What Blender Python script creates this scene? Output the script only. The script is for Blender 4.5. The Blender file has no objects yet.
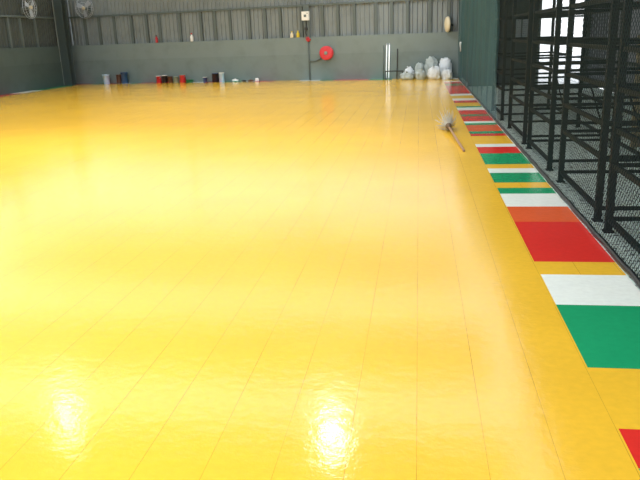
import bpy, bmesh, math, random
from mathutils import Vector, Matrix, noise
random.seed(7)
C = bpy.context.scene.collection
PI = math.pi
TILE = 0.305            # one floor tile (a foot)
H_EYE = 1.79            # eye height

# ------------------------------------------------------------------ materials
def mat(name, col, rough=0.6, metal=0.0, var=0.0, vscale=8.0, bump=0.0, bscale=30.0, spec=0.5, sub=None):
    m = bpy.data.materials.new(name); m.use_nodes = True
    nt = m.node_tree; b = nt.nodes['Principled BSDF']
    b.inputs['Base Color'].default_value = (*col, 1); b.inputs['Roughness'].default_value = rough
    b.inputs['Metallic'].default_value = metal; b.inputs['Specular IOR Level'].default_value = spec
    tc = nt.nodes.new('ShaderNodeTexCoord')
    if var > 0:
        n = nt.nodes.new('ShaderNodeTexNoise'); n.inputs['Scale'].default_value = vscale; n.inputs['Detail'].default_value = 4
        nt.links.new(tc.outputs['Object'], n.inputs['Vector'])
        r = nt.nodes.new('ShaderNodeMapRange'); r.inputs['From Min'].default_value = .3; r.inputs['From Max'].default_value = .5
        r.inputs['To Min'].default_value = 1 - var; r.inputs['To Max'].default_value = 1 + var
        nt.links.new(n.outputs['Fac'], r.inputs['Value'])
        mx = nt.nodes.new('ShaderNodeVectorMath'); mx.operation = 'SCALE'
        mx.inputs[0].default_value = col; nt.links.new(r.outputs['Result'], mx.inputs['Scale'])
        nt.links.new(mx.outputs['Vector'], b.inputs['Base Color'])
    if bump > 0:
        n2 = nt.nodes.new('ShaderNodeTexNoise'); n2.inputs['Scale'].default_value = bscale; n2.inputs['Detail'].default_value = 3
        nt.links.new(tc.outputs['Object'], n2.inputs['Vector'])
        bp = nt.nodes.new('ShaderNodeBump'); bp.inputs['Strength'].default_value = bump; bp.inputs['Distance'].default_value = .01
        nt.links.new(n2.outputs['Fac'], bp.inputs['Height']); nt.links.new(bp.outputs['Normal'], b.inputs['Normal'])
    return m

def floor_mat(name, col, seams=False, rough=0.14):
    """glossy plastic floor tile: mottled colour, slight waviness, dark seams every tile along the hall"""
    m = bpy.data.materials.new(name); m.use_nodes = True
    nt = m.node_tree; N = nt.nodes.new; L = nt.links.new
    b = nt.nodes['Principled BSDF']
    tc = N('ShaderNodeTexCoord')
    fine = N('ShaderNodeTexNoise'); fine.inputs['Scale'].default_value = 22; fine.inputs['Detail'].default_value = 5
    big = N('ShaderNodeTexNoise'); big.inputs['Scale'].default_value = 1.1; big.inputs['Detail'].default_value = 3
    L(tc.outputs['Object'], fine.inputs['Vector']); L(tc.outputs['Object'], big.inputs['Vector'])
    add = N('ShaderNodeMath'); add.operation = 'ADD'; L(fine.outputs['Fac'], add.inputs[0]); L(big.outputs['Fac'], add.inputs[1])
    r = N('ShaderNodeMapRange'); r.inputs['From Min'].default_value = .7; r.inputs['From Max'].default_value = 1.3
    r.inputs['To Min'].default_value = .94; r.inputs['To Max'].default_value = 1.06
    L(add.outputs[0], r.inputs['Value'])
    sc = N('ShaderNodeVectorMath'); sc.operation = 'SCALE'; sc.inputs[0].default_value = col
    L(r.outputs['Result'], sc.inputs['Scale'])
    out = sc.outputs['Vector']
    if seams:
        sep = N('ShaderNodeSeparateXYZ'); L(tc.outputs['Object'], sep.inputs[0])
        dv = N('ShaderNodeMath'); dv.operation = 'DIVIDE'; dv.inputs[1].default_value = TILE; L(sep.outputs['X'], dv.inputs[0])
        pp = N('ShaderNodeMath'); pp.operation = 'PINGPONG'; pp.inputs[1].default_value = .5; L(dv.outputs[0], pp.inputs[0])
        lt = N('ShaderNodeMath'); lt.operation = 'LESS_THAN'; lt.inputs[1].default_value = .005; L(pp.outputs[0], lt.inputs[0])
        wn = N('ShaderNodeTexNoise'); wn.inputs['Scale'].default_value = .8; L(tc.outputs['Object'], wn.inputs['Vector'])
        wr = N('ShaderNodeMapRange'); wr.inputs['From Min'].default_value = .35; wr.inputs['From Max'].default_value = .6
        wr.inputs['To Min'].default_value = .25; wr.inputs['To Max'].default_value = .8; L(wn.outputs['Fac'], wr.inputs['Value'])
        fm = N('ShaderNodeMath'); fm.operation = 'MULTIPLY'; L(lt.outputs[0], fm.inputs[0]); L(wr.outputs[0], fm.inputs[1])
        mix = N('ShaderNodeMix'); mix.data_type = 'RGBA'
        L(fm.outputs[0], mix.inputs[0]); L(out, mix.inputs[6]); mix.inputs[7].default_value = (.36, .13, .01, 1)
        out = mix.outputs[2]
    L(out, b.inputs['Base Color'])
    b.inputs['Roughness'].default_value = rough; b.inputs['Specular IOR Level'].default_value = .62
    wob = N('ShaderNodeTexNoise'); wob.inputs['Scale'].default_value = 9; wob.inputs['Detail'].default_value = 4; wob.inputs['Roughness'].default_value = .65
    L(tc.outputs['Object'], wob.inputs['Vector'])
    bp = N('ShaderNodeBump'); bp.inputs['Strength'].default_value = .25; bp.inputs['Distance'].default_value = .008
    L(wob.outputs['Fac'], bp.inputs['Height']); L(bp.outputs['Normal'], b.inputs['Normal'])
    return m

def net_mat(name, col, pitch, w):
    """knotted netting: diamond strands, open between them"""
    m = bpy.data.materials.new(name); m.use_nodes = True
    nt = m.node_tree; N = nt.nodes.new; L = nt.links.new
    b = nt.nodes['Principled BSDF']; b.inputs['Base Color'].default_value = (*col, 1); b.inputs['Roughness'].default_value = .9; b.inputs['Specular IOR Level'].default_value = .08
    tc = N('ShaderNodeTexCoord'); sep = N('ShaderNodeSeparateXYZ'); L(tc.outputs['Object'], sep.inputs[0])
    res = []
    for op in ('ADD', 'SUBTRACT'):
        s = N('ShaderNodeMath'); s.operation = op; L(sep.outputs['Y'], s.inputs[0]); L(sep.outputs['Z'], s.inputs[1])
        d = N('ShaderNodeMath'); d.operation = 'DIVIDE'; d.inputs[1].default_value = pitch; L(s.outputs[0], d.inputs[0])
        p = N('ShaderNodeMath'); p.operation = 'PINGPONG'; p.inputs[1].default_value = .5; L(d.outputs[0], p.inputs[0])
        g = N('ShaderNodeMath'); g.operation = 'LESS_THAN'; g.inputs[1].default_value = w; L(p.outputs[0], g.inputs[0]); res.append(g)
    mx = N('ShaderNodeMath'); mx.operation = 'MAXIMUM'; L(res[0].outputs[0], mx.inputs[0]); L(res[1].outputs[0], mx.inputs[1])
    L(mx.outputs[0], b.inputs['Alpha'])
    return m

# ------------------------------------------------------------------ mesh helpers
def box(bm, x0, x1, y0, y1, z0, z1, bev=0.0):
    vs = bmesh.ops.create_cube(bm, size=1)['verts']
    for v in vs:
        v.co = Vector(((x0 + x1) / 2 + v.co.x * (x1 - x0), (y0 + y1) / 2 + v.co.y * (y1 - y0), (z0 + z1) / 2 + v.co.z * (z1 - z0)))
    if bev > 0:
        es = list({e for v in vs for e in v.link_edges})
        bmesh.ops.bevel(bm, geom=es, offset=bev, segments=2, affect='EDGES', profile=.6)
    return bm

def tube(bm, pts, r, seg=10, r2=None):
    pts = [Vector(p) for p in pts]; n = len(pts); rings = []
    for i, p in enumerate(pts):
        t = (pts[min(i + 1, n - 1)] - pts[max(i - 1, 0)]).normalized()
        a = Vector((0, 0, 1)) if abs(t.z) < .9 else Vector((1, 0, 0))
        u = t.cross(a).normalized(); v = t.cross(u)
        rr = r if r2 is None else r + (r2 - r) * i / max(1, n - 1)
        rings.append([bm.verts.new(p + (u * math.cos(2 * PI * k / seg) + v * math.sin(2 * PI * k / seg)) * rr) for k in range(seg)])
    for i in range(n - 1):
        for k in range(seg):
            bm.faces.new((rings[i][k], rings[i][(k + 1) % seg], rings[i + 1][(k + 1) % seg], rings[i + 1][k]))
    bm.faces.new(rings[0]); bm.faces.new(rings[-1][::-1])
    return bm

def lathe(bm, prof, seg=24, M=Matrix()):
    """prof: (radius, z) from bottom to top"""
    rings = []
    for r, z in prof:
        rings.append([bm.verts.new(M @ Vector((r * math.cos(2 * PI * k / seg), r * math.sin(2 * PI * k / seg), z))) for k in range(seg)] if r > 1e-5 else [bm.verts.new(M @ Vector((0, 0, z)))])
    for a, b in zip(rings, rings[1:]):
        for k in range(seg):
            k2 = (k + 1) % seg
            if len(a) == 1 and len(b) == 1: continue
            if len(a) == 1: bm.faces.new((a[0], b[k2], b[k]))
            elif len(b) == 1: bm.faces.new((a[k], a[k2], b[0]))
            else: bm.faces.new((a[k], a[k2], b[k2], b[k]))
    if len(rings[0]) > 1: bm.faces.new(rings[0][::-1])
    if len(rings[-1]) > 1: bm.faces.new(rings[-1])
    return bm

def torus(bm, R, r, M=Matrix(), seg=32, ms=8):
    g = []
    for i in range(seg):
        a = 2 * PI * i / seg
        g.append([bm.verts.new(M @ Vector(((R + r * math.cos(2 * PI * k / ms)) * math.cos(a), (R + r * math.cos(2 * PI * k / ms)) * math.sin(a), r * math.sin(2 * PI * k / ms)))) for k in range(ms)])
    for i in range(seg):
        for k in range(ms):
            bm.faces.new((g[i][k], g[(i + 1) % seg][k], g[(i + 1) % seg][(k + 1) % ms], g[i][(k + 1) % ms]))
    return bm

def obj(name, bm, m, parent=None, smooth=False, loc=None, kind=None):
    bmesh.ops.recalc_face_normals(bm, faces=bm.faces)
    me = bpy.data.meshes.new(name); bm.to_mesh(me); bm.free()
    for mm in (m if isinstance(m, list) else [m]): me.materials.append(mm)
    if smooth:
        for p in me.polygons: p.use_smooth = True
    o = bpy.data.objects.new(name, me); C.objects.link(o)
    if parent: o.parent = parent
    if loc: o.location = loc
    if kind: o['kind'] = kind
    return o

def tag(o, label, cat, group=None):
    o['label'] = label; o['category'] = cat
    if group: o['group'] = group
    return o

def thing(name, label, cat, loc=(0, 0, 0), rz=0.0, group=None):
    o = bpy.data.objects.new(name, None); C.objects.link(o)
    o.location = loc; o.rotation_euler = (0, 0, rz); o.empty_display_size = .1
    return tag(o, label, cat, group)

def dup(root, loc, rz, label, group=None):
    r = root.copy(); C.objects.link(r); r.location = loc; r.rotation_euler = (0, 0, rz); r['label'] = label
    if group: r['group'] = group
    for ch in list(root.children):
        c = ch.copy(); C.objects.link(c); c.parent = r
        for g in list(ch.children):
            d = g.copy(); C.objects.link(d); d.parent = c
    return r

FRONT = Matrix.Rotation(PI / 2, 4, 'X')      # lathe axis z -> -y (towards the room, seen from the front)

# ------------------------------------------------------------------ palette
M_yel = floor_mat('floor_yellow', (.93, .55, .04), True)
M_red = floor_mat('floor_red', (.78, .034, .026))
M_ora = floor_mat('floor_orange', (.85, .13, .035))
M_grn = floor_mat('floor_green', (.014, .36, .15))
M_wht = floor_mat('floor_white', (.92, .98, .93))
M_ground = mat('ground_gravel', (.36, .44, .41), .9, var=1.0, vscale=18, bump=.6, bscale=40)
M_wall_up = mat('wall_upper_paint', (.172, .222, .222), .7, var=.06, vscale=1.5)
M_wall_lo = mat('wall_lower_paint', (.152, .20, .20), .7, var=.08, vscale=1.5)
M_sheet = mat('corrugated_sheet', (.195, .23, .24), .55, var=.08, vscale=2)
M_wl_up = mat('left_wall_shaded', (.06, .09, .088), .8, var=.06, vscale=1.5)  # left wall colours, sheet too, darkened to carry the shade of that corner
M_wl_lo = mat('left_wall_lower_shaded', (.052, .08, .078), .8, var=.06, vscale=1.5)
M_wl_sh = mat('left_wall_sheet_shaded', (.055, .07, .068), .7, var=.08, vscale=2)
M_col = mat('column_paint', (.05, .072, .072), .6)
M_stud = mat('stud_paint', (.10, .13, .13), .6)
M_steel = mat('steel_paint', (.10, .135, .135), .5)
M_steel_l = mat('steel_light', (.22, .25, .24), .5)
M_rack = mat('rack_steel', (.004, .007, .008), .6, spec=.25)
M_hem = mat('hem_rope', (.004, .006, .008), .35, bump=.4, bscale=60)
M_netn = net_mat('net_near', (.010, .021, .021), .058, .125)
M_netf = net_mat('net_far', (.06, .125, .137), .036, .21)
M_tin = mat('tin', (.55, .60, .66), .35, .6)
M_blue = mat('blue_plastic', (.03, .07, .16), .4)
M_ltblue = mat('pale_blue_plastic', (.50, .66, .85), .4)
M_redp = mat('red_paint', (.52, .03, .035), .35)
M_reel = mat('reel_red', (.62, .03, .045), .35)
M_whitep = mat('white_plastic', (.80, .82, .82), .45)
M_cream = mat('cream_plastic', (.75, .68, .50), .5)
M_dark = mat('dark_plastic', (.015, .018, .02), .5)
M_brown = mat('brown_tin', (.10, .045, .03), .5)
M_gg = mat('green_grey_tin', (.22, .27, .22), .5)
M_greenp = mat('green_plastic', (.02, .16, .07), .5)
M_yelp = mat('yellow_plastic', (.65, .50, .03), .45)
M_bag = mat('white_sack', (.62, .68, .74), .38, var=.12, vscale=6, bump=.5, bscale=9)
M_bag2 = mat('grey_sack', (.33, .39, .40), .42, var=.2, vscale=6, bump=.5, bscale=9)
M_wood = mat('wood_handle', (.30, .17, .09), .5, var=.2, vscale=20)
M_bris = mat('bristle', (.42, .40, .34), .8)
M_brisd = mat('bristle_binding', (.10, .06, .03), .7)
M_aisle = mat('aisle_wall_sheet', (.075, .08, .10), .6, var=.15, vscale=2)
M_aisled = mat('aisle_wall_dark', (.04, .05, .05), .7, var=.2, vscale=2)
M_conc = mat('bright_concrete', (.75, .77, .80), .8, var=.06, vscale=1)
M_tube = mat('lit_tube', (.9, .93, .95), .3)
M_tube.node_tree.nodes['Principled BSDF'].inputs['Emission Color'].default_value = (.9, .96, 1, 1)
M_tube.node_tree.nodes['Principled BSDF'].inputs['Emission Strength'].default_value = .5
M_tan = mat('tan_board', (.20, .16, .09), .7, var=.2, vscale=5)
M_roof = mat('added_roof_sheet', (.35, .38, .38), .6)
M_frost = mat('frosted_pane', (.45, .50, .52), .3)
M_hose = mat('black_hose', (.02, .02, .022), .5)

# ------------------------------------------------------------------ the room frame
X_IN, X_NET = 3 * TILE + .011, 5 * TILE + .02        # inner edge of the right border, foot of the net
A = Vector((1.6, 28.8, 0)); B = Vector((-16.6, 32.2, 0))
W = (B - A).normalized(); WLEN = (B - A).length
RZ = math.atan2(-W.y, -W.x)                          # local x to the viewer's right along the back wall
NR = Vector((W.y, -W.x, 0));
if NR.y > 0: NR = -NR                                # into the room
def onwall(s, z, off=0.0):
    return A + W * s + NR * off + Vector((0, 0, z))
X_L = -16.6

# ------------------------------------------------------------------ floor (court with its coloured border)
bm = bmesh.new()
MATS = [M_yel, M_red, M_ora, M_grn, M_wht]; Yw, R_, O_, G_, Wt = 0, 1, 2, 3, 4
def poly(pts, mi):
    f = bm.faces.new([bm.verts.new((p[0], p[1], 0)) for p in pts]); f.material_index = mi
def backY(x, off=0.0):                               # y of a line parallel to the back wall, off metres in front of it
    p = A + NR * off; return p.y + (x - p.x) * W.y / W.x
BW = 2 * TILE
Y0 = -3.0
xl = X_L + BW
poly([(xl, Y0), (X_IN, Y0), (X_IN, backY(X_IN, BW)), (xl, backY(xl, BW))], Yw)
rows = [(-8, 2, Yw), (2, 5, Wt), (5, 7, Yw), (7, 8, Wt), (8, 10, G_), (10, 11, R_), (11, 13, Yw), (13, 16, G_), (16, 18, Wt), (18, 19, Yw), (19, 23, R_), (23, 25, O_), (25, 27, Wt),
        (27, 28, G_), (28, 29, Yw), (29, 31, G_), (31, 32, Wt), (32, 33, Yw), (33, 36, G_), (36, 38, R_), (38, 39, Wt), (39, 42, Yw),
        (42, 43, R_), (43, 44, G_), (44, 47, O_), (47, 48, G_), (48, 49, Wt), (49, 52, R_), (52, 53, G_), (53, 56, R_), (56, 58, Wt),
        (58, 59, G_), (59, 62, Yw), (62, 64, R_), (64, 66, Wt), (66, 69, Yw), (69, 71, Wt), (71, 76, R_), (76, 79, O_), (79, 82, R_),
        (82, 85, G_), (85, 88, R_), (88, 90, Wt), (90, 93, Yw)]
yr = lambda n: (n - 1.37) * TILE
for a, b_, c in rows:
    poly([(X_IN, yr(a)), (X_NET, yr(a)), (X_NET, yr(b_)), (X_IN, yr(b_))], c)
yl = yr(93)
poly([(X_IN, yl), (X_NET, yl), (X_NET, backY(X_NET)), (X_IN, backY(X_IN))], Wt)
# border along the back wall
bx = X_IN; seq = [(2.0, Yw), (1.0, G_), (1.5, R_), (.6, G_), (.9, Wt), (1.2, Yw), (.9, R_), (.6, Wt), (.9, G_), (.9, R_), (.6, Wt), (.3, G_), (.9, Yw), (1.5, R_), (.6, G_), (.6, Wt), (.6, R_), (.9, G_), (.6, R_), (.6, Wt), (.9, Yw), (.9, Wt), (.6, G_), (.6, R_), (.6, G_)]
for ln, c in seq:
    nx = max(bx - ln, xl)
    poly([(bx, backY(bx, BW)), (nx, backY(nx, BW)), (nx, backY(nx)), (bx, backY(bx))], c)
    bx = nx
    if bx <= xl: break
if bx > xl: poly([(bx, backY(bx, BW)), (xl, backY(xl, BW)), (xl, backY(xl)), (bx, backY(bx))], R_)
# border along the left wall
edges = [(backY(X_L), backY(xl), R_), (31.0, 31.0, G_), (28.1, 28.1, Wt), (26.5, 26.5, R_), (23.6, 23.6, G_), (22.0, 22.0, Wt), (19, 19, Yw), (12, 12, R_), (Y0, Y0, R_)]
for (a1, a2, c), (b1, b2, c2) in zip(edges, edges[1:]):
    poly([(X_L, a1), (xl, a2), (xl, b2), (X_L, b1)], c)
obj('floor', bm, MATS, kind='structure')
# ground of the aisle behind the net, and the yard beyond its doorway
bm = bmesh.new(); box(bm, X_NET, 5.4, -3, 24.2, -.08, -.004); box(bm, X_NET, X_NET + .24, 24.2, 29.3, -.08, -.004); obj('floor_aisle', bm, M_ground, kind='structure')
bm = bmesh.new(); box(bm, X_NET + .24, 14, 24.2, 50, -.08, -.002); obj('floor_yard', bm, M_conc, kind='structure')

# ------------------------------------------------------------------ walls
def corrug(bm, length, z0, z1, pitch=.2, depth=.045, M=Matrix()):
    """ribbed sheet: trapezoid ribs, local x along, y depth"""
    n = int(length / pitch); prof = []
    for i in range(n):
        x = i * pitch
        prof += [(x, 0), (x + pitch * .55, 0), (x + pitch * .65, -depth), (x + pitch * .9, -depth)]
    prof.append((length, 0))
    lo = [bm.verts.new(M @ Vector((x, y, z0))) for x, y in prof]; hi = [bm.verts.new(M @ Vector((x, y, z1))) for x, y in prof]
    for i in range(len(prof) - 1): bm.faces.new((lo[i], lo[i + 1], hi[i + 1], hi[i]))
    return bm

Z_LEDGE, Z_MID, Z_TOP = H_EYE, 1.08, 4.1
def wall(name, origin, rz, length, stud_xs, rail_z, z_top, mu, ml, ms):
    """lower painted wall with a ledge, ribbed sheet above; local x runs to the viewer's right"""
    bm = bmesh.new(); box(bm, 0, length, 0, .25, 0, Z_LEDGE)
    root = obj(name, bm, mu, kind='structure'); root.location = origin; root.rotation_euler = (0, 0, rz)
    bm = bmesh.new(); box(bm, 0, length, -.012, 0, 0, Z_MID); obj('lower_panel', bm, ml, root)
    bm = bmesh.new(); corrug(bm, length, Z_LEDGE, z_top, M=Matrix.Translation((0, .2, 0))); obj('ribbed_sheet', bm, ms, root)
    for x in stud_xs:
        bm = bmesh.new()
        box(bm, x - .06, x + .06, .09, .10, Z_LEDGE, rail_z + .05); box(bm, x - .06, x - .05, .10, .18, Z_LEDGE, rail_z + .05)
        box(bm, x + .05, x + .06, .10, .18, Z_LEDGE, rail_z + .05)
        obj('stud', bm, M_stud, root)
    bm = bmesh.new(); box(bm, 0, length, .08, .16, rail_z - .04, rail_z + .04, .01)
    obj('rail', bm, M_steel, root)
    return root
studs = [17.66, 16.87, 16.03, 15.1, 14.3, 13.61, 12.57, 11.5, 10.8, 10.06, 9.14, 8.38, 7.68, 6.71, 5.76, 5.08, 4.36, 3.44, 2.78, 2.12, 1.22, .45]
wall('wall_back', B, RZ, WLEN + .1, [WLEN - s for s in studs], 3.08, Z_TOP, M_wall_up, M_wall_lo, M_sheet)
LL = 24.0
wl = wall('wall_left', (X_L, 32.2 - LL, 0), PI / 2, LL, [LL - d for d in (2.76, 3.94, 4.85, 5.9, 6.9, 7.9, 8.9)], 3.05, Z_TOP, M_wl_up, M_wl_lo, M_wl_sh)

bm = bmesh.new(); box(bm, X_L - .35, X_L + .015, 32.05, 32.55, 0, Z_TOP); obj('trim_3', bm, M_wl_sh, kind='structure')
# steel column in the corner
def h_column(name, loc, label, rz=0):
    t = thing(name, label, 'column', loc, rz)
    bm = bmesh.new(); box(bm, -.23, .23, -.17, -.15, 0, 4.2); obj('flange', bm, M_col, t)
    bm = bmesh.new(); box(bm, -.23, .23, .13, .15, 0, 4.2); obj('flange', bm, M_col, t)
    bm = bmesh.new(); box(bm, -.012, .012, -.15, .13, 0, 4.2); obj('web', bm, M_col, t)
    bm = bmesh.new(); box(bm, -.24, -.20, -.20, -.17, 0, 4.2); obj('edge_strip', bm, M_steel_l, t)  # paler strip along the left edge of the front flange
    bm = bmesh.new(); box(bm, -.26, .26, -.21, .16, 0, .03); obj('base_plate', bm, M_col, t)
    return t
h_column('steel_column', (-16.355, 31.15, 0), 'grey steel column standing in the far left corner of the hall', RZ)

# ------------------------------------------------------------------ wall fans
def make_fan(label, loc, rz, R=.46):
    t = thing('wall_fan', label, 'fan', loc, rz)
    bm = bmesh.new()
    for q in range(3): torus(bm, R * (1, .97, .55)[q], .008, FRONT @ Matrix.Translation((0, 0, (.02, .12, .16)[q])))
    for k in range(24):
        a = 2 * PI * k / 24; c, s = math.cos(a), math.sin(a)
        tube(bm, [(R * c, -.02, R * s), (R * .97 * c, -.12, R * .97 * s), (R * .55 * c, -.16, R * .55 * s), (.07 * c, -.17, .07 * s)], .004, 5)
    obj('guard', bm, M_tin, t)
    for k in range(3):
        bm = bmesh.new(); a0 = 2 * PI * k / 3 + .5
        P = [(.05, -.25), (.05, .25), (.2, .5), (R * .9, .42), (R * .92, -.1), (.2, -.35)]
        top = [bm.verts.new((r * math.cos(a0 + d), -.09 - d * .05, r * math.sin(a0 + d))) for r, d in P]
        bot = [bm.verts.new((v.co.x, v.co.y + .008, v.co.z)) for v in top]
        bm.faces.new(top); bm.faces.new(bot[::-1])
        for i in range(6): bm.faces.new((top[i], bot[i], bot[(i + 1) % 6], top[(i + 1) % 6]))
        obj('blade', bm, M_tin, t)
    bm = bmesh.new(); lathe(bm, [(.06, 0), (.075, .03), (.07, .09), (.04, .11), (0, .115)], 16, FRONT @ Matrix.Translation((0, 0, .07))); obj('hub', bm, M_cream, t, True)
    bm = bmesh.new(); lathe(bm, [(.09, -.1), (.10, -.06), (.10, .04), (.06, .07)], 16, FRONT); obj('motor', bm, M_steel, t, True)
    bm = bmesh.new(); tube(bm, [(0, .08, 0), (0, .2, -.05), (0, .3, -.12)], .03); box(bm, -.07, .07, .28, .31, -.25, .02); obj('bracket', bm, M_steel, t)
    return t
p = onwall(17.32, 3.46, .16)
fan = make_fan('round wall fan with pale blades high beside the corner column', p, RZ)
dup(fan, (X_L + .16, 28.6, 3.42), PI / 2, 'round wall fan high on the dark left wall')
# oval cream fan seen almost edge-on by the net
t = thing('wall_fan', 'cream wall fan seen edge-on where back wall meets the net', 'fan', onwall(.47, 2.08, .06), RZ - 1.15)
bm = bmesh.new(); lathe(bm, [(.30, 0), (.31, .03), (.28, .09), (.15, .13), (0, .14)], 28, FRONT @ Matrix.Translation((0, 0, -.03))); obj('guard', bm, M_cream, t, True)
bm = bmesh.new(); lathe(bm, [(.12, -.12), (.30, -.06), (.30, -.031)], 28, FRONT); obj('rear_housing', bm, M_dark, t, True)
bm = bmesh.new(); tube(bm, [(0, .12, 0), (.06, .2, -.05)], .03); obj('bracket', bm, M_dark, t)

# ------------------------------------------------------------------ fire hose reel, riser pipe, electrical box
t = thing('hose_reel', 'red fire hose reel mounted on the back wall', 'hose reel', onwall(5.53, 1.12, .045), RZ)
bm = bmesh.new(); lathe(bm, [(.06, .22), (.20, .225), (.275, .222), (.285, .212), (.285, .195), (.10, .19)], 32, FRONT); obj('front_disc', bm, M_reel, t, True)
bm = bmesh.new(); lathe(bm, [(.10, .06), (.285, .055), (.285, .04), (.06, .035)], 32, FRONT); obj('rear_disc', bm, M_reel, t, True)
bm = bmesh.new()
for q in range(5): torus(bm, .235, .0145, FRONT @ Matrix.Translation((0, 0, .08 + q * .026)))
for q in range(5): torus(bm, .205, .0145, FRONT @ Matrix.Translation((0, 0, .08 + q * .026)))
obj('hose', bm, M_hose, t, True)
bm = bmesh.new(); lathe(bm, [(.075, .215), (.075, .245), (.05, .26), (0, .262)], 20, FRONT); obj('hub', bm, M_steel_l, t, True)
bm = bmesh.new(); tube(bm, [(0, .0, 0), (0, -.22, 0)], .04); box(bm, -.08, .08, -.0, .03, -.16, .16); obj('bracket', bm, M_dark, t)

t = thing('riser_pipe', 'dark riser pipe with red valve left of the hose reel', 'pipe', onwall(6.36, 0, .06), RZ)
bm = bmesh.new(); tube(bm, [(0, 0, 0), (0, 0, 1.66)], .028); obj('pipe', bm, M_steel, t, True)
bm = bmesh.new(); tube(bm, [(0, 0, .78), (.28, 0, .80), (.55, 0, .90)], .024); obj('branch_pipe', bm, M_steel, t, True)
v = bm = bmesh.new(); tube(bm, [(0, 0, 1.60), (0, 0, 1.76)], .045); tube(bm, [(-.10, 0, 1.68), (.10, 0, 1.68)], .035); torus(bm, .07, .014, Matrix.Translation((0, -.08, 1.72)) @ FRONT)
tube(bm, [(0, 0, 1.72), (0, -.09, 1.72)], .014); obj('valve', bm, M_reel, t, True)

t = thing('electrical_box', 'white electrical box on a dark upright above the red valve', 'electrical box', onwall(6.42, 2.65, .0), RZ)
bm = bmesh.new(); box(bm, -.16, .16, -.20, -.06, -.18, .18, .012); obj('box', bm, M_whitep, t)
bm = bmesh.new(); box(bm, -.05, .05, -.215, -.2, -.05, .05, .004); tube(bm, [(.1, -.2, .1), (.1, -.215, .1)], .02); obj('switch', bm, M_steel, t)
bm = bmesh.new(); box(bm, -.13, .13, -.06, -.03, -.86, .45); obj('backing_board', bm, M_stud, t)
bm = bmesh.new(); tube(bm, [(.0, -.09, -.18), (.0, -.09, -.55), (-.05, -.09, -.66), (.0, -.09, -.8)], .018); box(bm, -.07, .05, -.14, -.06, -.58, -.46, .01); obj('conduit', bm, M_dark, t)

# ------------------------------------------------------------------ small bottles on the ledge of the wall
def bottle(label, s, m, capm, h_=.26, r=.05):
    t = thing('bottle', label, 'bottle', onwall(s, Z_LEDGE, -.05), RZ, 'bottles on the wall ledge')
    bm = bmesh.new(); lathe(bm, [(r * .95, 0), (r, .01), (r, h_ * .6), (r * .4, h_ * .78), (r * .4, h_ * .84)], 14); obj('body', bm, m, t, True)
    bm = bmesh.new(); lathe(bm, [(r * .48, h_ * .84), (r * .48, h_), (r * .3, h_ * 1.01)], 14); obj('cap', bm, capm, t, True)
bottle('red bottle on the wall ledge, the leftmost one', 13.80, M_redp, M_brown, .33, .06)
bottle('white bottle with red cap on the wall ledge, second from the left', 11.98, M_whitep, M_redp, .36, .07)
bottle('pale yellow bottle on the ledge left of its bright yellow twin', 7.14, M_cream, M_yelp, .26, .07)
bottle('bright yellow bottle on the ledge nearest the electrical box', 6.86, M_yelp, M_yelp, .28, .07)

# ------------------------------------------------------------------ cans, buckets and scraps on the floor along the back wall
def bucket(name, label, cat, s, off, m, h_, r, lidm=None, handle=True, group='cans and buckets along the back wall', taper=.86):
    t = thing(name, label, cat, onwall(s, 0, off), RZ, group)
    bm = bmesh.new(); lathe(bm, [(r * taper, 0), (r * (taper + .02), .01), (r * .97, h_ * .9), (r * 1.04, h_ * .91), (r * 1.04, h_), (r * .96, h_), (r * .9, h_ * .6), (0, h_ * .55)], 24); obj('body', bm, m, t, True)
    if lidm:
        bm = bmesh.new(); lathe(bm, [(r * 1.06, h_ * .97), (r * 1.06, h_ * 1.03), (r * .9, h_ * 1.04), (0, h_ * 1.03)], 24); obj('lid', bm, lidm, t, True)
    if handle:
        bm = bmesh.new(); tube(bm, [(r * 1.03 * math.cos(PI * k / 10), -.06 * math.sin(PI * k / 10) - r * .4 * math.sin(PI * k / 10), h_ * .9 - math.sin(PI * k / 10) * h_ * .3) for k in range(11)], .006, 6); obj('handle', bm, M_tin, t, True)
    return t
bucket('bucket', 'pale blue bucket on the floor nearest the corner column', 'bucket', 16.5, .35, M_ltblue, .43, .17)
bucket('drum', 'dark blue drum right of the pale blue bucket', 'drum', 15.52, .30, M_blue, .50, .16, M_blue, False, taper=.98)
bucket('paint_can', 'red-brown can touching the left of the dark blue drum', 'can', 15.82, .30, M_brown, .40, .125, M_brown, False, taper=.98)
bucket('paint_can', 'dull red can, leftmost of the row of cans', 'can', 13.66, .32, M_redp, .31, .12, M_whitep, taper=.98)
bucket('paint_can', 'dark brown can with white lid beside the dull red can', 'can', 13.36, .30, M_dark, .33, .12, M_whitep, False, taper=.98)
bucket('paint_can', 'brown can in the middle of the row of cans', 'can', 13.05, .36, M_brown, .28, .12, M_brown, False, taper=.98)
bucket('paint_can', 'green-grey can right of the brown can', 'can', 12.78, .30, M_gg, .27, .115, M_gg, False, taper=.98)
bucket('paint_can', 'bright red can with pale lid at right end of the row', 'can', 12.42, .32, M_reel, .34, .14, M_gg, taper=.98)
bucket('tray', 'low green tub right of the bright red can', 'tub', 12.05, .36, M_greenp, .13, .18, None, False)
bucket('jug', 'small dark tub with white lid between green tub and blue-white canister', 'tub', 11.28, .32, M_blue, .22, .10, M_whitep, False, taper=.9)
bucket('drum', 'dark drum left of the pale blue canister', 'drum', 10.78, .28, M_dark, .38, .15, M_blue, False, taper=.98)
bucket('canister', 'pale blue-white canister brightest along the back wall', 'canister', 10.42, .36, M_ltblue, .40, .115, M_whitep, False, taper=.97)

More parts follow.
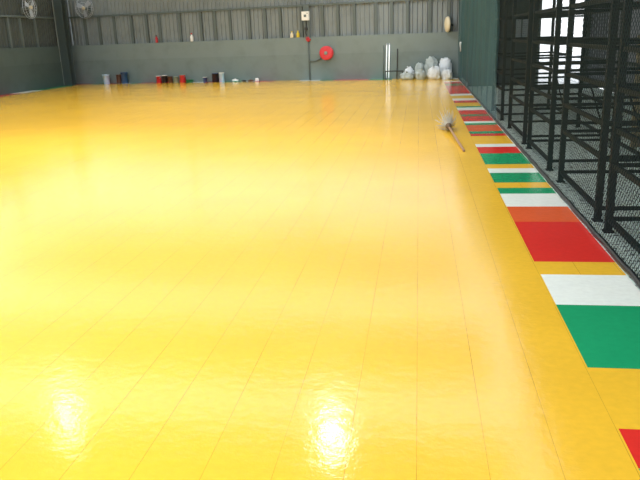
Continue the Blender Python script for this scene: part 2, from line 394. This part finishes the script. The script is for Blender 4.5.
def scrap(name, label, cat, s, off, m, sx, sy, sz, seed):
    bm = bmesh.new(); bmesh.ops.create_icosphere(bm, subdivisions=3, radius=1)
    for v in bm.verts:
        n = noise.noise(v.co * 1.7 + Vector((seed, 0, 0)))
        d = v.co * (1 + .45 * n); v.co = Vector((d.x * sx, d.y * sy, max(d.z, -.7) * sz))
    z0 = min(v.co.z for v in bm.verts)
    for v in bm.verts: v.co.z -= z0
    o = obj(name, bm, m, smooth=True); o.location = onwall(s, 0, off); o.rotation_euler = (0, 0, RZ)
    return tag(o, label, cat, 'scraps along the back wall')
scrap('crumpled_cloth', 'white crumpled cloth right of the pale blue canister', 'cloth', 9.78, .35, M_whitep, .15, .10, .075, 1)
scrap('crumpled_cloth', 'small white cloth scrap right of the dark rags by the back wall', 'cloth', 8.73, .35, M_whitep, .10, .08, .085, 3)
scrap('rag', 'dark rag on the floor left of the smaller white scrap', 'rag', 9.03, .33, M_brown, .13, .08, .05, 5)
scrap('rag', 'dark rag on the floor between the two white scraps', 'rag', 9.36, .33, M_dark, .11, .08, .045, 8)

# ------------------------------------------------------------------ tubes and sticks leaning on the wall
def leaning(name, label, cat, s, z1, off0, r, m, capm=None, dx=0.0):
    t = thing(name, label, cat, onwall(s, 0, off0), RZ)
    e = Vector((dx, off0 - .025 - r, z1)); e0 = Vector((0, 0, .005))
    bm = bmesh.new(); tube(bm, [e0, e0.lerp(e, .5), e], r, 12); obj('tube', bm, m, t, True)
    if capm:
        d = (e - e0).normalized()
        for c in (e0, e - d * .05):
            bm = bmesh.new(); tube(bm, [c, c + d * .05], r * 1.1, 12); obj('end_cap', bm, capm, t, True)
    return t
leaning('fluorescent_tube', 'long white tube leaning on wall, left of the pair', 'tube', 2.95, 1.42, .22, .017, M_tube, M_tin, .0)
leaning('fluorescent_tube', 'long white tube leaning on wall, right of the pair', 'tube', 2.84, 1.42, .22, .02, M_tube, M_tin, .0)
leaning('stick', 'dark thin stick leaning on wall between tubes and sacks', 'stick', 2.50, 1.20, .20, .02, M_dark, None, .0)
leaning('stick', 'dark stick leaning just left of the white tubes', 'stick', 3.08, 1.35, .16, .022, M_stud, None, .0)
bm = bmesh.new(); tube(bm, [(-.38, 0, .33), (.38, 0, .33)], .022, 8)
for x in (-.35, .35): tube(bm, [(x, 0, 0), (x, 0, .33)], .014, 6); box(bm, x - .03, x + .03, -.08, .08, 0, .015)
o = obj('low_rail', bm, M_dark); o.location = onwall(2.58, 0, .37); o.rotation_euler = (0, 0, RZ)
tag(o, 'low dark floor rail between the white tubes and the plastic sacks', 'rail')

# ------------------------------------------------------------------ pile of plastic sacks
def sack(label, s, z, off, sx, sy, sz, m, seed, tilt=0.0):
    t = thing('plastic_sack', label, 'sack', onwall(s, z, off), RZ + tilt, 'sacks piled in the corner by the net')
    bm = bmesh.new(); bmesh.ops.create_icosphere(bm, subdivisions=4, radius=1)
    for v in bm.verts:
        p = v.co.copy(); q = p * 1.9 + Vector((seed * 3.1, seed, 0))
        n = noise.noise(q) * .16 + noise.noise(q * 2.3) * .20 + abs(noise.noise(q * 5)) * .14
        p = Vector((math.copysign(abs(p.x) ** .75, p.x), math.copysign(abs(p.y) ** .75, p.y), math.copysign(abs(p.z) ** .8, p.z)))
        p = p * (1 + n); p.z = max(p.z, -.82)
        v.co = Vector((p.x * sx, p.y * sy, (p.z + .82) * sz / 1.75))
    obj('bag', bm, m, t, True)
    a = seed * 1.7
    kx, ky = math.cos(a) * sx * .45, -abs(math.sin(a)) * sy * .45
    bm = bmesh.new(); lathe(bm, [(.055, -.04), (.02, .02), (.022, .035), (.05, .07), (.06, .09), (0, .075)], 10, Matrix.Translation((kx, ky, sz * .93)) @ Matrix.Rotation(.4, 4, 'Y'))
    obj('tied_neck', bm, m, t, True)
sack('flat grey sack at the left foot of the pile', 1.97, 0, .78, .26, .15, .27, M_bag2, 1)
sack('small white sack behind the flat grey sack', 1.97, 0, .28, .17, .14, .44, M_bag, 2)
sack('grey sack in the front row, second from the left', 1.42, 0, .78, .20, .15, .36, M_bag2, 3)
sack('grey-green sack in the back row, left of the tallest', 1.54, 0, .28, .19, .15, .58, M_bag2, 4)
sack('large pale sack at the centre front of the pile', .86, 0, .80, .24, .15, .46, M_bag, 5)
sack('tallest grey sack at the top of the pile', 1.06, 0, .28, .25, .15, .78, M_bag2, 6)
sack('tall white sack at the back right of the pile', .50, 0, .28, .25, .15, .74, M_bag, 7, .1)
sack('bright white sack at the right end by the net', .36, 0, .78, .19, .16, .36, M_bag, 9)

# ------------------------------------------------------------------ long-handled broom on the floor
hd = Vector((.56, 13.0, 0)); en = Vector((.70, 10.72, 0)); L_ = (en - hd).length
t = thing('broom', 'long-handled broom lying on the yellow floor near the border', 'broom', hd, math.atan2(en.y - hd.y, en.x - hd.x))
bm = bmesh.new(); tube(bm, [(0, 0, .10), (L_ * .5, 0, .06), (L_, 0, .02)], .019, 10); obj('handle', bm, M_wood, t, True)
bm = bmesh.new(); lathe(bm, [(.0, -.02), (.045, .0), (.06, .06), (.055, .14), (.03, .2), (.022, .24)], 14, Matrix.Translation((-.10, 0, .105)) @ Matrix.Rotation(PI / 2, 4, 'Y')); obj('binding', bm, M_brisd, t, True)
bm = bmesh.new()
for k in range(150):
    a = random.uniform(0, 2 * PI); sp = random.uniform(.0, 1.0) ** .6
    dy, dz = math.cos(a) * sp * .19, math.sin(a) * sp * .26
    l = random.uniform(.3, .55)
    z0 = .11 + math.sin(a) * .035
    p0 = Vector((-.04, math.cos(a) * .04, z0)); p1 = Vector((-.04 - l * .5, math.cos(a) * .05 + dy * .6, z0 + dz * .5 + .03)); p2 = Vector((-.04 - l, dy * 1.15, max(.006, z0 + dz * .9 + .03)))
    p1.z = max(p1.z, .008)
    tube(bm, [p0, p1, p2], .0045, 4, .002)
obj('bristles', bm, M_bris, t)

# ------------------------------------------------------------------ safety net along the right side
def net(name, label, y0, y1, amp, m, z1=4.6, x=X_NET + .03, seed=0.0):
    bm = bmesh.new(); ny = int((y1 - y0) / .1); nz = 14; g = []
    for i in range(ny + 1):
        y = y0 + (y1 - y0) * i / ny; col_ = []
        for k in range(nz + 1):
            z = .02 + (z1 - .02) * k / nz; s = min(1, .25 + z / 1.5)
            d = amp * s * (math.sin(y * 4.1 + seed) * .6 + math.sin(y * 9.3 + z * .4 + seed) * .4) + amp * .8 * noise.noise(Vector((y * .6, z * .8, seed)))
            col_.append(bm.verts.new((x + d, y, z)))
        g.append(col_)
    for i in range(ny):
        for k in range(nz): bm.faces.new((g[i][k], g[i + 1][k], g[i + 1][k + 1], g[i][k + 1]))
    o = obj(name, bm, m, smooth=True)
    tag(o, label, 'net', 'safety nets along the right edge')
    bm = bmesh.new(); n = int((y1 - y0) / .15)
    tube(bm, [(x - .01 + .004 * math.sin(i * 1.3), y0 + (y1 - y0) * i / n, .026 + .003 * math.sin(i * 2.1)) for i in range(n + 1)], .024, 8)
    obj('hem_rope', bm, M_hem, o, True)
    return o
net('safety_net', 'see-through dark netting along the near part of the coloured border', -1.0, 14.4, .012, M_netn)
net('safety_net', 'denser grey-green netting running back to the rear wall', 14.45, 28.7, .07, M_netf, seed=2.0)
# white scrap caught on the net
bm = bmesh.new(); tube(bm, [(0, 0, 0), (-.01, -.05, -.12), (.0, -.02, -.24), (0, .09, -.33)], .035, 8, .012)
o = obj('cloth_scrap', bm, M_whitep, smooth=True); o.location = (X_NET - .045, 26.2, 1.42)
tag(o, 'small white cloth scrap hanging on the far netting', 'cloth')

# ------------------------------------------------------------------ steel storage racks behind the net
XA, XB = 1.71, 2.95
LEV = [.12, .61, .92, 1.27, 1.60, 2.02, 2.45]
def rack(label, y0, y1, lev=LEV, top=2.9):
    t = thing('storage_rack', label, 'rack', (0, y0, 0), 0, 'dark steel racks behind the net')
    L = y1 - y0; w = .03
    for x in (XA, XB):
        for y in (w, L - w):
            bm = bmesh.new(); box(bm, x - w, x + w, y - w, y + w, .012, top)
            for k in range(int(top / .15)): box(bm, x - .012, x + .012, y - w - .002, y - w, .08 + k * .15, .13 + k * .15)
            o = obj('post', bm, M_rack, t)
            bm = bmesh.new(); box(bm, x - .045, x + .045, y - .045, y + .045, -.003, .012); obj('foot_plate', bm, M_rack, o)
        for z in lev:
            bm = bmesh.new(); box(bm, x - .02, x + .02, 2 * w, L - 2 * w, z - .02, z + .02); obj('side_beam', bm, M_rack, t)
    for y in (w, L - w):
        for z in lev:
            bm = bmesh.new(); box(bm, XA + w, XB - w, y - .015, y + .015, z - .018, z + .018); obj('cross_beam', bm, M_rack, t)
    bm = bmesh.new(); tube(bm, [(XB, w, lev[0]), (XB, L - w, lev[3])], .014, 6); obj('brace', bm, M_rack, t)
    return t
rack('dark steel rack nearest the camera at the right edge', 4.30, 6.29)
rack('dark steel rack second from the camera behind the near netting', 6.62, 8.48)
rack('dark steel rack third from the camera, in front of the bright doorway', 9.17, 11.0)
rack('dark steel rack fourth from the camera, left of the bright doorway', 11.42, 13.4)
rack('dark steel rack faintly seen through the dense far netting', 14.6, 16.5)

# things seen on and behind the racks
def board(name, label, loc, w, h_, d, m, rz, lean):
    bm = bmesh.new(); box(bm, -w / 2, w / 2, -d / 2, d / 2, 0, h_, .01)
    for z in (h_ * .2, h_ * .8): box(bm, -w / 2 + .03, w / 2 - .03, -d / 2 - .02, -d / 2, z - .04, z + .04)
    o = obj(name, bm, m); o.location = loc; o.rotation_euler = (lean, 0, rz); return o
o = board('wooden_board', 'tan wooden board standing behind the nearest racks at the right edge', (3.42, 11.0, 0), .42, 1.65, .05, M_tan, .2, -.05); tag(o, o.name and 'tan wooden board standing behind the racks at the right edge', 'board')

# ------------------------------------------------------------------ building behind the racks
XW = 5.5
bm = bmesh.new(); corrug(bm, 27, 0, 3.6, .3, .05, Matrix.Translation((XW, 24.1, 0)) @ Matrix.Rotation(-PI / 2, 4, 'Z'))
obj('wall_right', bm, M_aisle, kind='structure')
bm = bmesh.new(); DX0, DX1, DZ = 3.86, 5.34, 3.4
box(bm, X_NET + .1, DX0, 24, 24.15, 0, 3.6); box(bm, DX1, XW + .05, 24, 24.15, 0, 3.6); box(bm, X_NET + .2, X_NET + .3, 24.15, 29.2, 0, 5); box(bm, DX0, DX1, 24, 24.15, DZ, 3.6)
obj('wall_aisle_end', bm, M_aisled, kind='structure')
bm = bmesh.new()
for x in (DX0, DX1 - .06): box(bm, x, x + .06, 23.95, 24.2, 0, DZ)
box(bm, DX0, DX1, 23.95, 24.2, DZ - .06, DZ); box(bm, DX0 + .62, DX0 + .67, 24.0, 24.1, 0, DZ - .06); box(bm, DX0, DX1, 24.0, 24.1, 2.1, 2.16)
obj('door_1', bm, M_steel, kind='structure')
bm = bmesh.new()
for x in (3.06, 3.31, 3.57): box(bm, x - .02, x + .02, 23.93, 24.0, 1.5, 2.12)
for z in (1.5, 2.12): box(bm, 3.04, 3.59, 23.93, 24.0, z - .02, z + .02)
w1 = obj('window_1', bm, M_steel, kind='structure')
bm = bmesh.new(); box(bm, 3.06, 3.57, 23.97, 23.985, 1.5, 2.12); obj('pane', bm, M_frost, w1)
bm = bmesh.new(); box(bm, XW - .09, XW - .055, 14.2, 20.6, 0, 2.5)
for y in (14.2, 17.4, 20.6): box(bm, XW - .11, XW - .09, y - .04, y + .04, 0, 2.5)
box(bm, XW - .11, XW - .09, 14.2, 20.6, 2.44, 2.5); obj('door_2', bm, M_dark, kind='structure')
bm = bmesh.new(); box(bm, X_NET + .25, XW + .1, -3, 24.15, 3.6, 3.68); obj('added_roof', bm, M_aisled, kind='structure')  # unseen roof added over the aisle to keep it dark

# ------------------------------------------------------------------ unseen hall roof sheets, added with gaps to shape the daylight
for x0_, y0_, y1_ in [(-3, -8, -2), (-3, 1, 7), (-19, 9.5, 15), (-19, 17, 22), (-19, 24, 33)]:
    bm = bmesh.new(); box(bm, x0_, 2.2, y0_, y1_, 7.6, 7.68); obj('added_roof', bm, M_roof, kind='structure')

# unseen slats added between wall sheets and roof to thin the sky glare
def glare_slats(name, origin, rz, length):
    bm = bmesh.new()
    for k in range(7): box(bm, 0, length, .05, .09, 4.25 + k * .46, 4.25 + k * .46 + .29)
    for k in range(int(length / 6) + 1): box(bm, k * 6, k * 6 + .05, .09, .2, 4.05, 7.6)
    o = obj(name, bm, M_roof, kind='structure'); o.location = origin; o.rotation_euler = (0, 0, rz)
glare_slats('glare_slats_1', B, RZ, WLEN + .1)
glare_slats('glare_slats_2', (X_L, 32.2 - LL, 0), PI / 2, LL)

# ------------------------------------------------------------------ lamps hung in rows above the court, daylight from above
for x in (-12.9, -7.4, -1.7):
    for y in (12.0, 19.4, 26.5):
        l = bpy.data.lights.new('bay_lamp', 'AREA'); l.shape = 'DISK'; l.size = .30 if y < 15 else .36; l.energy = {12.0: {-12.9: 60, -7.4: 140, -1.7: 75}, 19.4: {-12.9: 55, -7.4: 75, -1.7: 50}, 26.5: {-12.9: 45, -7.4: 60, -1.7: 80}}[y][x]; l.spread = math.radians(125); l.color = (1, .97, .93)
        o = bpy.data.objects.new('bay_lamp', l); C.objects.link(o); o.location = (x, y, 6.0)
w = bpy.data.worlds.new('World'); bpy.context.scene.world = w; w.use_nodes = True
bg = w.node_tree.nodes['Background']; bg.inputs['Color'].default_value = (.93, .97, 1, 1); bg.inputs['Strength'].default_value = 2.0

# ------------------------------------------------------------------ camera
F, ROLL, VP = 682.0, .037, (419.0, 33.0)
a = math.atan(ROLL); i_, j_ = VP[0] - 320, -(VP[1] - 240)
xv = i_ * math.cos(a) + j_ * math.sin(a); yv = -i_ * math.sin(a) + j_ * math.cos(a)
pitch = math.atan(yv / F); yaw = math.atan(xv / math.hypot(F, yv))
dh = Vector((-math.sin(yaw), math.cos(yaw), 0)); r0 = Vector((math.cos(yaw), math.sin(yaw), 0)); zz = Vector((0, 0, 1))
fwd = dh * math.cos(pitch) - zz * math.sin(pitch); up = dh * math.sin(pitch) + zz * math.cos(pitch)
rx, ux = r0 * math.cos(a) - up * math.sin(a), r0 * math.sin(a) + up * math.cos(a)
cam = bpy.data.cameras.new('camera'); cam.sensor_width = 36; cam.lens = F / 640 * 36; cam.clip_start = .05; cam.clip_end = 300
co = bpy.data.objects.new('camera', cam); C.objects.link(co)
co.matrix_world = Matrix(((rx.x, ux.x, -fwd.x, 0), (rx.y, ux.y, -fwd.y, 0), (rx.z, ux.z, -fwd.z, H_EYE), (0, 0, 0, 1)))
bpy.context.scene.camera = co
bpy.context.scene.view_settings.view_transform = 'Standard'
bpy.context.scene.view_settings.exposure = .47
